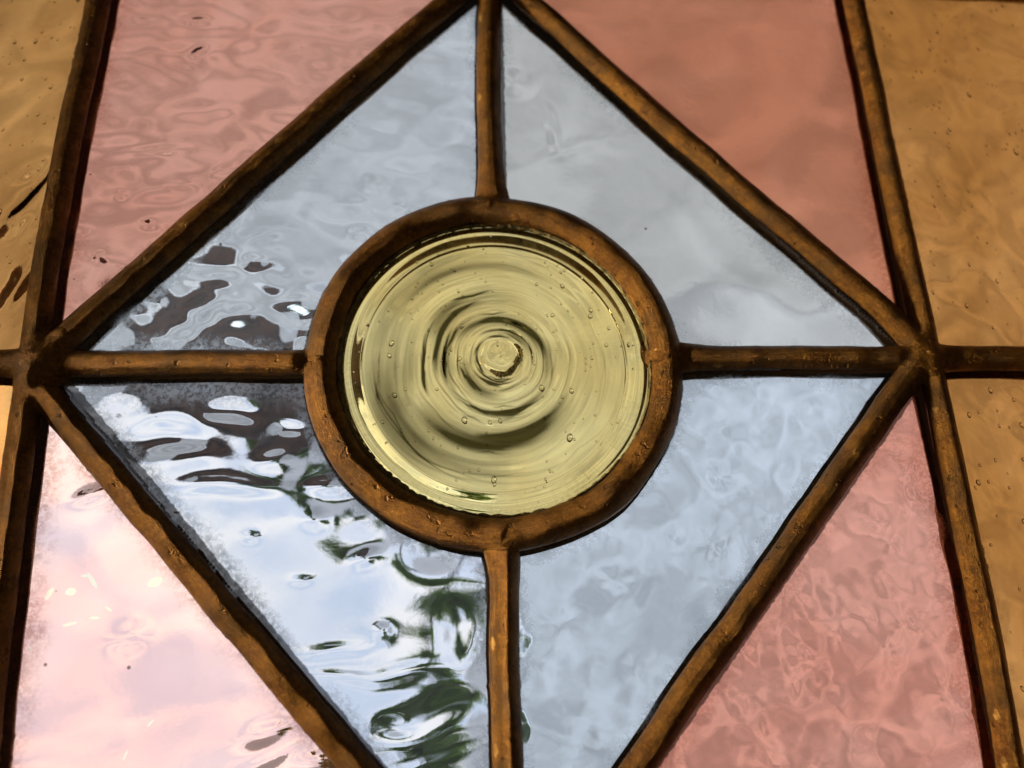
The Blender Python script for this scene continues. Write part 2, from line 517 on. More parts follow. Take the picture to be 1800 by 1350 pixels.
for i, c in enumerate(cames):
    o, t, L = densify(c['p'], c['closed'])
    per = L if c['closed'] else None
    d = (np.roll(o, -1, 0) - np.roll(o, 1, 0)) if c['closed'] else np.gradient(o, axis=0)
    d /= np.linalg.norm(d, axis=1)[:, None]
    nrm = np.c_[-d[:, 1], d[:, 0]]
    o = o + nrm * wob(t, 100 + i, 0.0012, (0.2, 1.2), per)[:, None]
    fl = np.zeros_like(t)
    if not c['closed']:
        fl = c['fl'][0] * np.exp(-(np.maximum(0, t - RR * 0) / 0.055) ** 1.3) + c['fl'][1] * np.exp(-((L - t) / 0.055) ** 1.3)
    hwl = c['hw'] * (1 + fl + wob(t, 200 + i, 0.016, (0.10, 0.7), per) + np.maximum(0, wob(t, 250 + i, 0.030, (0.012, 0.05), per) - .035))
    hwr = c['hw'] * (1 + fl + wob(t, 300 + i, 0.016, (0.10, 0.7), per) + np.maximum(0, wob(t, 350 + i, 0.030, (0.012, 0.05), per) - .035))
    hh = c['h'] * (1 + wob(t, 400 + i, 0.05, (0.08, 0.6), per))
    for e_, dist_ in ((0, t), (1, L - t)):
        if c['fade'][e_]: hh = hh * (0.45 + 0.55 * np.clip((dist_ - .012) / .045, 0, 1))
    c.update(o=o, t=t, L=L, n=nrm, hwl=hwl, hwr=hwr, hh=hh)


def crown(x):
    """section of the lead: rounded face, worn bevels, upright edge"""
    x = np.minimum(np.abs(x), 1)
    a = 0.30 + (1 - x) / 0.60 * 0.70
    k = 0.30
    h = np.clip(0.5 + 0.5 * (1 - a) / k, 0, 1)
    bev = (1 * (1 - h) + a * h - k * h * (1 - h)) * np.clip((1 - x) / 0.05, 0, 1) ** 0.5
    return 0.45 * bev + 0.55 * (1 - x ** 2.2) ** 0.62


def came_height(u, v):
    """smooth union of all lead crowns at (u, v): lets soldered leads run into each other"""
    acc = np.zeros_like(u)
    for c in cames:
        o = c['o']; best = np.full(u.shape, 9.0); idx = np.zeros(u.shape, int)
        bb = (u > o[:, 0].min() - .1) & (u < o[:, 0].max() + .1) & (v > o[:, 1].min() - .1) & (v < o[:, 1].max() + .1)
        if not bb.any(): continue
        uu, vv = u[bb], v[bb]
        D = (uu[:, None] - o[None, :, 0]) ** 2 + (vv[:, None] - o[None, :, 1]) ** 2
        j = D.argmin(1)
        dv = np.c_[uu, vv] - o[j]
        s = (dv * c['n'][j]).sum(1)
        al = np.sqrt(np.maximum(0, D[np.arange(len(j)), j] - s * s))
        hw = np.where(s > 0, c['hwl'][j], c['hwr'][j])
        x = np.sqrt(s * s + np.maximum(0, al - 0.006) ** 2) / hw
        h = np.where(x < 1, c['hh'][j] * crown(x), 0)
        acc[bb] += h ** 5
    return acc ** 0.2


NS = 25
for i, c in enumerate(cames):
    o, n = c['o'], c['n']; N = len(o); V = []; UV = []
    xs = np.sin(np.linspace(-1, 1, NS) * math.pi / 2) * .35 + np.linspace(-1, 1, NS) * .65
    prof = []
    P = o[:, None, :] + n[:, None, :] * (np.where(xs > 0, 1, 0)[None, :, None] * c['hwl'][:, None, None] + np.where(xs <= 0, 1, 0)[None, :, None] * c['hwr'][:, None, None]) * xs[None, :, None]
    H = came_height(P[..., 0].ravel(), P[..., 1].ravel()).reshape(N, NS)
    own = c['hh'][:, None] * crown(xs)[None, :]
    H = np.maximum(H, own) + 0.0006 + 0.00022 * i
    H += field(P[..., 0], P[..., 1], (0.02, 0.09), 0.010, 40, 900) + field(P[..., 0], P[..., 1], (0.012, 0.04), 0.022, 40, 901)          # hammering and dents
    H[:, 0] = H[:, -1] = 0.0015
    rows = [np.dstack([P[:, j, 0], P[:, j, 1], H[:, j]])[0] for j in range(NS)]
    cv = [s for s in xs * 0.5 + 0.5]
    def off(f, w, right):
        hw = c['hwl'] if right else c['hwr']; sg = 1 if right else -1
        q = o + n * (sg * hw * f)[:, None]; return np.c_[q, np.full(N, w)]
    wide = 1.13
    rows += [off(.97, -.0015, True), np.c_[o + n * .006, np.full(N, -.0015)], np.c_[o + n * .006, np.full(N, -T + .0015)], off(wide, -T + .0015, True)]
    cv += [1.02, 1.1, 1.2, 1.3]
    for a in np.linspace(math.pi * .08, math.pi * .92, 9):
        f = math.cos(a) * wide
        q = off(abs(f), -T - .024 * math.sin(a) ** .8, f > 0); rows.append(q); cv.append(1.3 + a / 3)
    rows += [off(wide, -T + .0015, False), np.c_[o - n * .006, np.full(N, -T + .0015)], np.c_[o - n * .006, np.full(N, -.0015)], off(.97, -.0015, False)]
    cv += [2.4, 2.5, 2.6, 2.7]
    K = len(rows)
    A = np.stack(rows, 1)                                                    # N x K x 3
    Vm = to_m(A[..., 0], A[..., 1], A[..., 2]).reshape(-1, 3)
    uv = np.stack(np.broadcast_arrays((c['t'] + 3.7 * i)[:, None], np.array(cv)[None, :]), -1).reshape(-1, 2)
    F = []
    nn = N if c['closed'] else N - 1
    I = np.arange(nn)[:, None] * K; J = np.arange(K)[None, :]; I2 = (np.arange(1, nn + 1) % N)[:, None] * K; J2 = (np.arange(K) + 1) % K
    q = np.stack([I + J, I + J2[None, :], I2 + J2[None, :], I2 + J], -1).reshape(-1, 4)
    ob = mesh_np('came', Vm, q.astype(np.int32), MAT['came'], WIN, uv=uv)
    if i == RING: tag(ob, 'round lead ring holding the yellow bullseye')

# --- timber sash round the leaded panel
fw = 0.9
box('sash_rail', ((XL - fw) * S, -.012, HT * S), ((XR + fw) * S, .003, (HT + fw) * S), MAT['wood'], WIN, .002)
box('sash_rail', ((XL - fw) * S, -.012, (HB - fw) * S), ((XR + fw) * S, .003, HB * S), MAT['wood'], WIN, .002)
box('sash_stile', ((XL - fw) * S, -.012, HB * S), (XL * S, .003, HT * S), MAT['wood'], WIN, .002)
box('sash_stile', (XR * S, -.012, HB * S), ((XR + fw) * S, .003, HT * S), MAT['wood'], WIN, .002)


# ------------------------------------------------------------------ panes
def seg_dist(u, v, o):
    best = np.full(u.shape, 9.0)
    a, b = o[:-1], o[1:]
    for k in range(len(a)):
        d = b[k] - a[k]; L2 = (d ** 2).sum()
        t = np.clip(((u - a[k][0]) * d[0] + (v - a[k][1]) * d[1]) / L2, 0, 1)
        best = np.minimum(best, np.hypot(u - a[k][0] - t * d[0], v - a[k][1] - t * d[1]))
    return best


def pane(poly, mat, relief, label, step=0.0065, front=None, ring=False, heavy=0.0):
    poly = np.array(poly, float)
    if np.cross(poly[1] - poly[0], poly[2] - poly[1]) < 0: poly = poly[::-1]
    lo, hi = poly.min(0), poly.max(0)
    nu, nv = int((hi[0] - lo[0]) / step) + 2, int((hi[1] - lo[1]) / step) + 2
    U, W = np.meshgrid(lo[0] + np.arange(nu + 1) * step, lo[1] + np.arange(nv + 1) * step, indexing='ij')

    def inside(u, v):
        ok = np.ones(u.shape, bool); x = np.zeros(u.shape, bool); m = len(poly)
        for a in range(m):                                   # even-odd test: outlines need not be convex
            p, q = poly[a], poly[(a + 1) % m]
            cr = ((p[1] > v) != (q[1] > v)) & (u < (q[0] - p[0]) * (v - p[1]) / (q[1] - p[1] + 1e-12) + p[0])
            x ^= cr
        ok = x & (seg_dist(u, v, np.vstack([poly, poly[:1]])) > 0.009)
        if ring: ok &= np.hypot(u - RX, v - RY) > RR + 0.009
        return ok
    cu, cv = (U[:-1, :-1] + step / 2), (W[:-1, :-1] + step / 2)
    keep = inside(cu, cv)
    ids = np.arange(U.size).reshape(U.shape)
    q = np.stack([ids[:-1, :-1], ids[1:, :-1], ids[1:, 1:], ids[:-1, 1:]], -1)[keep]
    used, inv = np.unique(q, return_inverse=True); q = inv.reshape(q.shape)
    u, v = U.ravel()[used], W.ravel()[used]
    n = len(u)
    hf = (front(u, v) if front else field(u, v, (.1, .5), .012, 24, 77))
    hb = relief(u, v)
    hf = hf - hf.mean(); hb = hb - hb.mean()
    cap = 0.016
    hb = cap * np.tanh(hb / cap); hf = .010 * np.tanh(hf / .010)
    V = np.vstack([to_m(u, v, -.001 + hf), to_m(u, v, -T + .001 + hb)])
    Ff = q; Fb = q[:, ::-1] + n
    e = np.concatenate([q[:, [0, 1]], q[:, [1, 2]], q[:, [2, 3]], q[:, [3, 0]]])
    key = np.sort(e, 1); _, ix, cnt = np.unique(key, axis=0, return_index=True, return_counts=True)
    be = e[ix[cnt == 1]]
    Fs = np.c_[be[:, 1], be[:, 0], be[:, 0] + n, be[:, 1] + n]
    F = np.vstack([Ff, Fb, Fs]).astype(np.int32)
    ed = seg_dist(u, v, np.vstack([poly, poly[:1]])) - 0.031
    if ring: ed = np.minimum(ed, np.hypot(u - RX, v - RY) - RR - 0.037)
    if heavy: ed = np.minimum(ed, (np.abs(v - NL[1]) - 0.029) * heavy)
    ed = ed * S * 1000
    ob = mesh_np('glass_pane', V, F, mat, WIN, attrs={'edge': np.r_[ed, ed], 'side': np.r_[np.zeros(n), np.ones(n)]})
    tag(ob, label)
    return ob


def dimples(u, v, lst, gain=1.0):
    """(px, py, rx, ry, slope, tilt): single blown lumps and hollows at surveyed places; radii in picture pixels"""
    h = np.zeros_like(u)
    u, v = u + field(u, v, (.05, .16), .16, 30, 601), v + field(u, v, (.05, .16), .10, 30, 602)
    for (px, py, rx, ry, s, a) in lst:
        c = pl(px, py); k = 1 / 772.0
        ca, sa = math.cos(a), math.sin(a)
        x = (u - c[0]) * ca + (v - c[1]) * sa; y = -(u - c[0]) * sa + (v - c[1]) * ca
        m = min(rx, ry) * k
        h += gain * s * m * np.exp(-(x / (rx * k)) ** 2 - (y / (ry * k)) ** 2)
    return h


def stars(u, v, n, seed, box_, rad, slope):
    """starry lumps of 'granite' rolled glass: shallow cones with petals"""
    r = np.random.default_rng(seed); h = np.zeros_like(u)
    for i in range(n):
        cx, cy = r.uniform(box_[0], box_[2]), r.uniform(box_[1], box_[3])
        R_ = r.uniform(*rad); k = r.integers(5, 9); p = r.uniform(0, 6.28); s = slope * r.uniform(.4, 1) * r.choice([-1, 1])
        dx, dy = u - cx, (v - cy) * r.uniform(.8, 1.3); q = np.hypot(dx, dy); an = np.arctan2(dy, dx)
        h += s * R_ * np.exp(-(q / R_) ** 2) * (1 + .15 * np.cos(k * an + p) * np.minimum(1, q / R_ * 1.5))
    return h


def blend(u, v, px0, py0, px1, py1):
    """0 at the first surveyed point, 1 at the second"""
    a, b = pl(px0, py0), pl(px1, py1); d = b - a
    t = np.clip(((u - a[0]) * d[0] + (v - a[1]) * d[1]) / (d @ d), 0, 1)
    return t * t * (3 - 2 * t)


O = np.array([RX, RY])
# pale blue quarters of the diamond
g_blue_ul = m_glass('pale_blue_glass_a', (0.84, 0.88, 0.92), (0.90, 0.94, 0.98), film=1.0, reach=.8, veil=.12)
g_blue_ur = m_glass('pale_blue_glass_b', (0.79, 0.79, 0.77), (0.85, 0.85, 0.83), film=.6, veil=.1)
g_blue_ll = m_glass('pale_blue_glass_c', (0.62, 0.64, 0.68), (0.68, 0.695, 0.735), film=.85, reach=.8, veil=.08)
g_blue_lr = m_glass('pale_blue_glass_d', (0.74, 0.80, 0.86), (0.82, 0.88, 0.95), film=.75, veil=.15)


def r_ul(u, v):
    b = blend(u, v, 560, 390, 400, 540)
    h = field(u, v, (.10, .34), .045, 40, 11, 1.8) * (1.0 + .3 * b) + field(u, v, (.04, .10), .040, 40, 12, 1.4) * (.7 + 1.7 * b)
    return h + dimples(u, v, [(440, 447, 18, 11, .9, 0), (630, 396, 14, 11, .8, 0), (476, 408, 12, 8, .5, 0), (700, 350, 10, 7, .6, 0),
        (352, 520, 30, 17, -.8, .2), (520, 520, 34, 14, .8, 0), (375, 478, 22, 10, .9, 0), (285, 565, 34, 22, -.7, 0), (520, 545, 24, 18, -.8, 0), (420, 545, 26, 15, .7, .3),
        (720, 290, 42, 24, -.25, 0), (650, 310, 30, 22, .25, 0), (620, 345, 26, 10, .25, 0)], .5)


def r_ll(u, v):
    b = blend(u, v, 330, 900, 400, 770)
    g = blend(u, v, 600, 980, 740, 1060)
    h = field(u, v, (.16, .5), .035, 40, 21, 1.6) + field(u, v, (.05, .13), .085, 40, 22, 1.5) * b + field(u, v, (.06, .2), .045, 40, 23, 2.0) * g
    return h + dimples(u, v, [(285, 760, 60, 22, -1.0, -.1), (385, 712, 44, 16, -.9, -.25), (395, 846, 74, 13, 1.15, -.06), (433, 936, 13, 7, .8, 0), (525, 1014, 16, 6, .8, 0),
        (500, 745, 20, 12, -.8, 0), (480, 800, 24, 12, .7, 0), (570, 850, 30, 12, .9, -.1), (550, 905, 22, 18, .5, 0), (305, 900, 14, 7, .5, 0),
        (640, 975, 22, 11, .8, .4), (672, 1108, 18, 12, .7, 0), (800, 1110, 26, 40, -.28, 0), (590, 1140, 70, 10, .45, .12), (600, 1190, 80, 9, .5, -.1),
        (700, 1180, 60, 12, .6, .1), (760, 1250, 70, 20, -.30, .3), (690, 1280, 24, 12, -.6, 0), (720, 1335, 120, 14, -.35, .25)], .62)


pane([NL, TOP, O], g_blue_ul, r_ul, 'pale blue rippled pane above the dark streaks', ring=True, heavy=.55)
pane([NR, TOP, O], g_blue_ur, lambda u, v: field(u, v, (.15, .5), .028, 40, 31) + dimples(u, v, [(975, 215, 10, 50, .25, .2), (905, 130, 30, 30, .15, 0), (1000, 250, 90, 14, .12, .4)]),
     'smooth grey blue pane, the cloudiest of the diamond', ring=True)
pane([NL, BOT, O], g_blue_ll, r_ll, 'clear pale blue pane showing sky and leaves', ring=True, heavy=.42)
pane([NR, BOT, O], g_blue_lr, lambda u, v: field(u, v, (.10, .3), .10, 40, 41) + field(u, v, (.04, .09), .035, 40, 42) + stars(u, v, 70, 43, (0, HB, 1, 0), (.012, .04), .20),
     'milky pale blue pane with fine swirls', ring=True)

# pink corners
chips = []
for (px, py, rx, ry, a) in ((162, 1020, 17, 4, -.95), (86, 1044, 12, 5, 1.1), (124, 1040, 9, 7, 0), (122, 1097, 12, 3, .2), (166, 1086, 9, 2.5, 0), (190, 1070, 8, 2.2, -.6),
                            (272, 1023, 13, 9, .4), (150, 1012, 8, 3, 0), (265, 1271, 7, 1.6, .8), (54, 1140, 4, 2, 1.2), (220, 1328, 8, 1.5, 1.2)):
    p = pl(px, py); chips.append((p[0] * S, p[1] * S, rx / 8800, ry / 9500, a))
rose = dict(filmcol=(.80, .38, .20), crumb=(.14, .07, .04))
g_pink_ul = m_glass('rose_glass_a', (0.95, 0.44, 0.32), (1.0, 0.51, 0.39), film=.5, **rose)
g_pink_ur = m_glass('rose_glass_b', (0.78, 0.295, 0.165), (0.86, 0.35, 0.205), film=.35, **rose)
g_pink_ll = m_glass('rose_glass_c', (0.93, 0.58, 0.51), (0.98, 0.75, 0.67), streak_scale=16, film=.7, reach=1.2, chips=chips, **rose)
g_pink_lr = m_glass('rose_glass_d', (0.98, 0.41, 0.29), (1.0, 0.47, 0.35), film=.5, **rose)
TL, TRn, BL, BR = LVp[0], RVp[0], LVp[-1], RVp[-1]
mid = lambda P: [p for p in P if HB < p[1] < HT]
pane([NL] + [p for p in LVp[::-1] if p[1] > NL[1] + .02] + [TOP], g_pink_ul,
     lambda u, v: field(u, v, (.09, .3), .08, 40, 51, 2.2, .08) + field(u, v, (.04, .10), .058, 40, 52, 2.0) + dimples(u, v, [(342, 22, 20, 8, .8, 0), (345, 75, 16, 8, .8, .5),
        (255, 380, 14, 8, -.45, 0), (270, 250, 60, 9, .30, .1), (390, 285, 22, 8, .40, .2), (205, 328, 12, 9, .4, 0), (168, 440, 10, 9, .45, 0), (310, 310, 22, 8, -.35, 0), (245, 18, 16, 5, .5, 0)]),
     'salmon pink pane with wavy horizontal ripples')
pane([NR] + [p for p in RVp[::-1] if p[1] > NR[1] + .02] + [TOP], g_pink_ur, lambda u, v: field(u, v, (.2, .6), .03, 40, 61),
     'smooth dark rose pane, the deepest pink')
pane([NL] + [p for p in LVp if p[1] < NL[1] - .02] + [BOT], g_pink_ll,
     lambda u, v: field(u, v, (.2, .6), .028, 40, 71) + dimples(u, v, [(150, 862, 26, 10, .9, .3), (460, 1290, 30, 12, .8, .3), (480, 1330, 60, 9, .7, .4), (545, 1345, 30, 18, .7, 0), (215, 1120, 30, 22, .3, 0)]),
     'bright pale pink pane with small yellow chips')
pane([NR] + [p for p in RVp if p[1] < NR[1] - .02] + [BOT], g_pink_lr,
     lambda u, v: field(u, v, (.08, .26), .08, 40, 81) + field(u, v, (.03, .07), .034, 40, 82) + stars(u, v, 170, 83, (.1, HB, 1.1, 0), (.012, .045), .24),
     'pink pane crowded with starry swirls')

# amber side strips
g_amb_l = m_glass('amber_glass_a', (0.60, 0.275, 0.075), (0.86, 0.44, 0.14), streak=(1, 1, .4), film=.25, filmcol=(.5, .34, .2), crumb=(.1, .06, .02))
g_amb_r = m_glass('amber_glass_b', (0.61, 0.255, 0.060), (0.82, 0.375, 0.108), streak=(1, 1, .5), film=.3, filmcol=(.5, .34, .2), crumb=(.1, .06, .02))
yl, yr = pl(0, 642)[1], pl(1800, 632)[1]
r_al = lambda u, v: field(u, v, (.12, .4), .11, 40, 91, 2.2, 1.0)
r_ar = lambda u, v: field(u, v, (.14, .4), .09, 40, 95, 1.6, 1.9) + field(u, v, (.05, .12), .03, 40, 97, 1.6, 1.9)
up = lambda P, y: [p for p in P if p[1] > y + .01]
dn = lambda P, y: [p for p in P if p[1] < y - .01]
AL = pane([(XL, yl), (XL, HT)] + up(LVp, yl) + [NL], g_amb_l, lambda u, v: r_al(u, v) + dimples(u, v, [(20, 370, 16, 40, .9, -.5), (30, 480, 14, 60, .7, -.5), (50, 300, 20, 40, -.6, -.6)], .6), 'amber pane with dark wavy streaks and pinhead bubbles')
AL2 = pane([(XL, yl), (XL, HB)] + dn(LVp, yl)[::-1] + [NL], g_amb_l, r_al, 'narrow sliver of bright amber glass under the crossing lead')
AR = pane([(XR, yr), (XR, HT)] + up(RVp, yr) + [NR], g_amb_r, r_ar, 'flat brown amber pane above the side lead')
AR2 = pane([(XR, yr), (XR, HB)] + dn(RVp, yr)[::-1] + [NR], g_amb_r, lambda u, v: r_ar(u, v) + field(u, v, (.05, .12), .05, 40, 96), 'rippled amber pane with shiny bubbles below the side lead')


def ico():
    import bmesh
    b = bmesh.new(); bmesh.ops.create_icosphere(b, subdivisions=2, radius=1.0)
    V = np.array([v.co[:] for v in b.verts]); F = np.array([[v.index for v in f.verts] for f in b.faces]); b.free()
    return V, F


IV, IF = ico()


def bubbles(parent, pts, name='seed_bubbles'):
    """(u, v, depth, rx, rz, tilt) air seeds inside the glass: walls face inwards, towards the air"""
    Vs, Fs = [], []
    for k, (u, v, w, a, b, t) in enumerate(pts):
        x, y, z = IV[:, 0] * a, IV[:, 1] * min(a, .018), IV[:, 2] * b
        ct, st = math.cos(t), math.sin(t)
        Vs.append(to_m(u + x * ct - z * st, v + x * st + z * ct, w + y)); Fs.append(IF[:, ::-1] + k * len(IV))
    o = mesh_np(name, np.vstack(Vs), np.vstack(Fs).astype(np.int32), MAT['bubble'], parent)
    return tag(o, kind='stuff')


def scatter(n, poly_ok, lo, hi, size, elong, tilt, seed, depth=(-.042, -.018)):
    r = np.random.default_rng(seed); out = []
    while len(out) < n:
        u, v = r.uniform(lo[0], hi[0]), r.uniform(lo[1], hi[1])
        if not poly_ok(u, v): continue
        a = size * np.exp(r.normal(0, .35)); a = min(a, .0075)
        out.append((u, v, r.uniform(*depth), a, a * r.uniform(*elong), tilt + r.normal(0, .15)))
    return out


lx = lambda v: np.interp(v, [p[1] for p in LVp[::-1]], [p[0] for p in LVp[::-1]])
rx_ = lambda v: np.interp(v, [p[1] for p in RVp[::-1]], [p[0] for p in RVp[::-1]])
bubbles(AL, scatter(190, lambda u, v: u < lx(v) - .05, (XL + .05, yl + .06), (-.8, HT - .05), .0022, (1.2, 2.4), -.35, 1))
bubbles(AL2, scatter(90, lambda u, v: u < lx(v) - .05, (XL + .05, HB + .06), (-.8, yl - .05), .0022, (1.2, 2.2), -.3, 2))
bubbles(AR, scatter(170, lambda u, v: u > rx_(v) + .05, (.8, yr + .06), (XR - .05, HT - .05), .0023, (1.2, 2.2), .2, 3))
bubbles(AR2, scatter(170, lambda u, v: u > rx_(v) + .05, (.8, HB + .06), (XR - .05, yr - .05), .0027, (1.1, 2.0), .2, 4))

# ------------------------------------------------------------------ the yellow bullseye (spun rondel)
RO = RR - 0.008              # glass reaches under the ring
BC = pl(880, 629) - np.array([RX, RY])       # the pontil scar sits off centre
g_yel = m_glass('straw_yellow_glass', (1.0, 0.76, 0.27), (1.0, 0.83, 0.36), film=.35, arc_shade=(0.085, 0.065, 0.016), filmcol=(.62, .55, .34), crumb=(.06, .04, .015), crumbs=.9)
nr, nt = 420, 420
rr = np.linspace(0.0005, RO, nr); tt = np.linspace(0, 2 * np.pi, nt, endpoint=False)
Rg, Tg = np.meshgrid(rr, tt, indexing='ij')
# rings drift from the scar outwards to the rim's centre
drift = np.clip(1 - Rg / .30, 0, 1)[..., None] * BC
PX, PY = RX + drift[..., 0] + Rg * np.cos(Tg), RY + drift[..., 1] + Rg * np.sin(Tg)
r = np.random.default_rng(21)
warp = field(PX, PY, (.08, .3), .045, 30, 88)
hF = np.zeros_like(Rg); hB = np.zeros_like(Rg)
for k in range(64):
    r0 = r.uniform(.055, .285); w = r.uniform(.0025, .010) * (1 + (r0 > .2) * .8); a = r.uniform(.10, .34) * (1.1 if r0 < .17 else .20)
    ph = r.uniform(0, 6.28); sp = r.uniform(.6, 2.2); e = r.uniform(-.035, .035)
    win = np.clip(np.cos((((Tg - ph + np.pi) % (2 * np.pi)) - np.pi) / sp * 1.0), 0, 1) * (np.abs(((Tg - ph + np.pi) % (2 * np.pi)) - np.pi) < sp * 1.57)
    rc = r0 * (1 + e * np.cos(Tg - ph + 1.0)) + warp
    hF += r.choice([-1, 1]) * a * w * np.exp(-((Rg - rc) / w) ** 2) * win
for k in range(9):           # broad soft rings
    r0 = r.uniform(.08, .30); w = r.uniform(.014, .030); a = r.uniform(.09, .23); ph = r.uniform(0, 6.28)
    hF += r.choice([-1, 1]) * a * w * np.exp(-((Rg - r0) / w) ** 2) * (.55 + .45 * np.cos(Tg - ph))
kr = .0405 * (1 + .05 * np.cos(2 * Tg + .5) + .03 * np.cos(5 * Tg + 1.))
hF += .026 / (1 + np.exp((Rg - kr) / .0017)) - .012 * np.exp(-(Rg / .025) ** 2) + .0008 * np.cos(3 * Tg) * np.exp(-(Rg / .03) ** 2)     # stub the pontil left
hF += .014 * np.exp(-(Rg / .085) ** 2)                                   # the bullion swells to the middle
hF += -.004 * np.exp(-((Rg - .298) / .0028) ** 2)                        # groove of the spun edge
hF += .009 * np.exp(-((Rg - .323) / .016) ** 2) + .006 * np.exp(-((Rg - .345) / .006) ** 2)
hF += .0015 * np.cos(Tg - 3.9) * np.clip((Rg - .25) / .05, 0, 1)
hB += .010 * np.exp(-(Rg / .12) ** 2) + field(PX, PY, (.1, .4), .03, 30, 5)
edge = np.full_like(Rg, 0) + (RR - .0365 - Rg) * 100
arc_dark = np.zeros_like(Rg); nzr = .5 + field(Rg * 60, np.cos(Tg) * 1.2 + np.sin(Tg), (1.0, 9.0), .55, 40, 71, 1.0)  # shading arcs set by radius and angle, independent of the glass relief
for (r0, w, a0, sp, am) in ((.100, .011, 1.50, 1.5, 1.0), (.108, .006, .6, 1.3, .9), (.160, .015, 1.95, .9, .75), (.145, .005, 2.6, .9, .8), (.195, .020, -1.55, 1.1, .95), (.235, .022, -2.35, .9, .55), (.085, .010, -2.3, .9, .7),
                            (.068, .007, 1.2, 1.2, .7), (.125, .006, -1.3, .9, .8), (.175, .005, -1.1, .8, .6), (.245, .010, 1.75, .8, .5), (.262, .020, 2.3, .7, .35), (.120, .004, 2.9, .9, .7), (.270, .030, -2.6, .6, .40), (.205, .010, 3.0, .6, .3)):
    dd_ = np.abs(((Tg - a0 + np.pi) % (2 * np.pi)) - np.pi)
    arc_dark += am * np.exp(-((Rg - warp * .8 - r0 * (1 + .03 * np.cos(Tg * 2 + a0))) / (w * 1.25)) ** 2) * np.clip(1 - (dd_ / sp) ** 2, 0, 1)
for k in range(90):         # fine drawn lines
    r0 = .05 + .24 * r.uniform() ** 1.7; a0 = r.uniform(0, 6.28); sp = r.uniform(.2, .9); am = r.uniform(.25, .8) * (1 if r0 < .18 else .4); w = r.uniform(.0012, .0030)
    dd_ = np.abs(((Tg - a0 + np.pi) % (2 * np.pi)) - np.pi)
    arc_dark += am * np.exp(-((Rg - warp - r0 * (1 + .05 * (dd_ / sp - .5))) / w) ** 2) * np.clip(1 - (dd_ / sp) ** 2, 0, 1)
arc_dark = np.clip(1.25 * arc_dark * np.clip(nzr + .45, .45, 1.3), 0, 1)
V = np.vstack([to_m(PX, PY, -.006 + hF).reshape(-1, 3), to_m(PX, PY, -.044 + hB * -1).reshape(-1, 3)])
n1 = nr * nt
a_, b_ = np.meshgrid(np.arange(nr - 1), np.arange(nt), indexing='ij'); b2 = (b_ + 1) % nt
q = np.stack([a_ * nt + b_, (a_ + 1) * nt + b_, (a_ + 1) * nt + b2, a_ * nt + b2], -1).reshape(-1, 4)
jj = np.arange(nt); j2 = (jj + 1) % nt; L_ = (nr - 1) * nt
side = np.stack([L_ + jj, n1 + L_ + jj, n1 + L_ + j2, L_ + j2], -1)
capf = np.stack([np.zeros(nt - 2, int), jj[1:-1], jj[2:]], -1)
capq = np.c_[capf, capf[:, 2]]
F = np.vstack([q, q[:, ::-1] + n1, side])
Ft = [tuple(f) for f in F] + [tuple(jj)] + [tuple(jj[::-1] + n1)]
ed2 = np.r_[edge.ravel(), edge.ravel()]
ROND = mesh_np('rondel', V, Ft, g_yel, WIN, attrs={'arc_shade': np.r_[arc_dark.ravel(), arc_dark.ravel()], 'edge': ed2, 'side': np.r_[np.zeros(n1), np.ones(n1)]})
tag(ROND, 'round straw yellow bullseye with concentric rings')
# pontil scar: crust of broken glass clinging to one side of the stub
m_, k_ = 160, 9
tt2 = np.linspace(-2.2, .75, m_); V = np.zeros((m_, k_, 3))
env = np.clip(1 - np.abs((tt2 + .75) / 1.5) ** 3, 0, 1)
wid = .0012 + .0045 * env * (.55 + np.abs(wob(tt2, 61, .5, (.08, .5))))
for j in range(k_):
    a = math.pi * j / (k_ - 1)
    R_ = .0425 + .004 * np.sin(3 * tt2) * env + wid * -math.cos(a) + wob(tt2 + 3 * j, 62 + j, .0012, (.03, .2))
    V[:, j, 0] = BC[0] + RX + R_ * np.cos(tt2); V[:, j, 1] = BC[1] + RY + R_ * np.sin(tt2)
    V[:, j, 2] = .014 + (.012 * env * math.sin(a)) * (.6 + np.abs(wob(tt2, 80 + j, .6, (.04, .2)))) - .006 * (j in (0, k_ - 1))
I, J = np.meshgrid(np.arange(m_ - 1), np.arange(k_ - 1), indexing='ij')
q = np.stack([I * k_ + J, I * k_ + J + 1, (I + 1) * k_ + J + 1, (I + 1) * k_ + J], -1).reshape(-1, 4)
km = NT('amber_scar'); obn = km.n('TexCoord').outputs['Object']
pb = km.n('BsdfPrincipled'); km.l(km.mix(km.step(km.noise(obn, 900, 4, .7), .35, .65), (.03, .016, .004), (.45, .30, .10)), pb.inputs['Base Color'])
pb.inputs['Roughness'].default_value = .15; pb.inputs['Transmission Weight'].default_value = .55
km.end(pb.outputs[0])
tag(mesh_np('pontil_scar', to_m(V[..., 0], V[..., 1], V[..., 2]).reshape(-1, 3), q.astype(np.int32), km.m, ROND), 'small brown broken crust at the bullseye centre')
ok = lambda u, v: .05 < math.hypot(u - RX, v - RY) < .33
bl = scatter(210, ok, (-.34, -.34), (.34, .34), .0022, (.9, 1.5), 0, 9, (-.034, -.018))
for (px, py, a) in ((812, 567, .0062), (687, 598, .0058), (683, 620, .0045), (1006, 682, .0055), (1003, 765, .0070), (869, 840, .0062), (817, 734, .0058), (817, 892 - 35, .005), (953, 677, .006), (1040, 540, .0045), (692, 690, .005), (870, 848, .004), (862, 738, .0045), (880, 735, .004), (990, 497, .0045)):
    p = pl(px, py); bl.append((p[0], p[1], -.026, a, a * 1.5, r.uniform(-.6, .6)))
bubbles(ROND, bl)
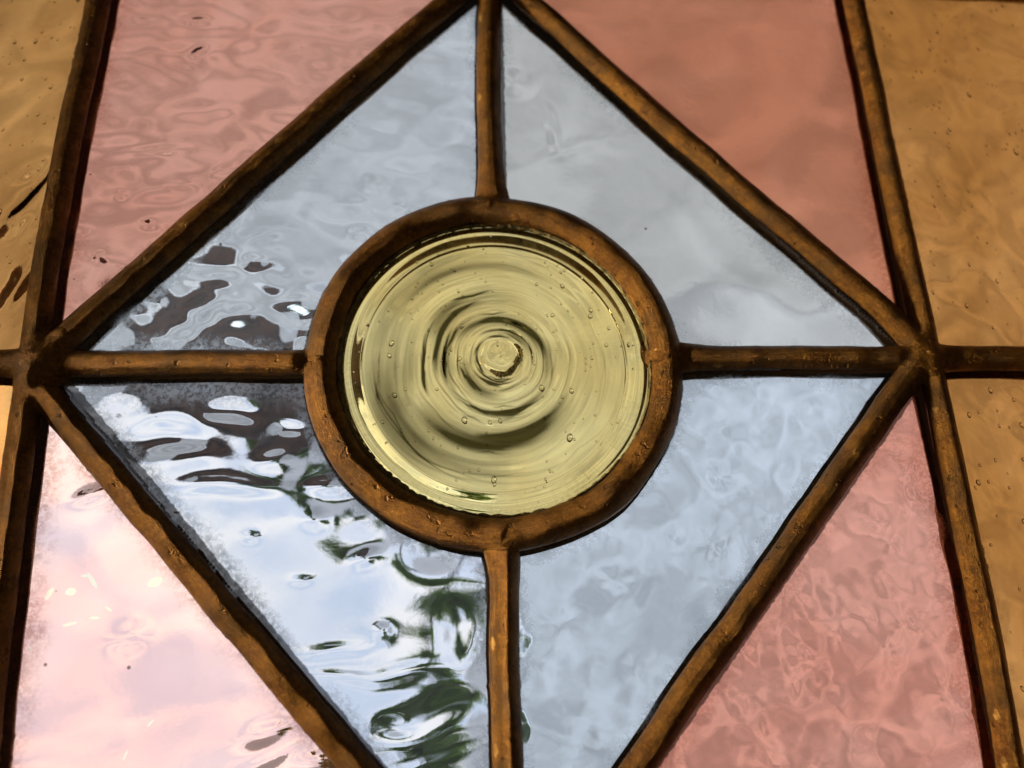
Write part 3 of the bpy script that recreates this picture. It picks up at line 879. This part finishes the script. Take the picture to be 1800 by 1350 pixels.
# crumbling putty between rondel and ring
th = np.linspace(0, 2 * np.pi, 720, endpoint=False)
w_in = .004 + .006 * np.clip(np.cos(th - 3.5), 0, 1) + np.abs(wob(th, 31, .0022, (.08, .6), 2 * np.pi)) + .0005 * np.abs(wob(th, 37, 1, (.015, .06), 2 * np.pi))
rows = []
for (f, hgt) in ((0, -.002), (.0, .004), (.35, .0075), (.75, .006), (1, .002), (1, -.012)):
    R_ = (RR - .034) - w_in * f
    rows.append(np.c_[RX + R_ * np.cos(th), RY + R_ * np.sin(th), hgt + np.abs(wob(th, 33, .0016, (.01, .08), 2 * np.pi)) * (0 < f < 1)])
A = np.stack(rows, 1); N, K = A.shape[:2]
I = np.arange(N)[:, None] * K; I2 = ((np.arange(N) + 1) % N)[:, None] * K; J = np.arange(K - 1)[None, :]
q = np.stack([I + J, I2 + J, I2 + J + 1, I + J + 1], -1).reshape(-1, 4)
mesh_np('putty', to_m(A[..., 0], A[..., 1], A[..., 2]).reshape(-1, 3), q.astype(np.int32), m_plain('old_putty', (.20, .15, .05), .9, .6, 500, .5), ROND)

# ------------------------------------------------------------------ solder joints and dirt
def blob(px, py, a, b, hgt, seed, tilt=0.0):
    c = pl(px, py); m, n = 20, 40; V = []; F = []
    for i in range(m + 1):
        f = i / m
        for j in range(n):
            t = 2 * math.pi * j / n
            rr_ = f * (1 + .10 * math.sin(2 * t + seed) + .07 * math.sin(3 * t + 2 * seed) + .04 * math.sin(5 * t + seed))
            x, y = a * rr_ * math.cos(t), b * rr_ * math.sin(t)
            V.append((c[0] + x * math.cos(tilt) - y * math.sin(tilt), c[1] + x * math.sin(tilt) + y * math.cos(tilt), hgt * (1 - f ** 2.2) ** .7 - .006 * (f > .99)))
    for i in range(m):
        for j in range(n): F.append((i * n + j, (i + 1) * n + j, (i + 1) * n + (j + 1) % n, i * n + (j + 1) % n))
    V = np.array(V)
    H = came_height(V[:, 0], V[:, 1]) + field(V[:, 0], V[:, 1], (.012, .05), .12, 30, seed)
    V[:, 2] = (V[:, 2] / hgt) * .0055 - .0015
    return mesh_np('solder_joint', to_m(V[:, 0], V[:, 1], V[:, 2] + H), F, MAT['came'], WIN, uv=V[:, :2] * 1.0)


blob(80, 642, .058, .075, .031, 1, .2)
blob(96, 600, .040, .030, .030, 8, .7)
blob(1618, 630, .050, .070, .029, 2, -.2)
blob(1158, 628, .040, .050, .032, 3)
blob(861, -58, .055, .05, .036, 7)
blob(868, 372, .060, .040, .036, 4)
blob(877, 942, .060, .040, .036, 5)
blob(560, 638, .040, .040, .035, 6)
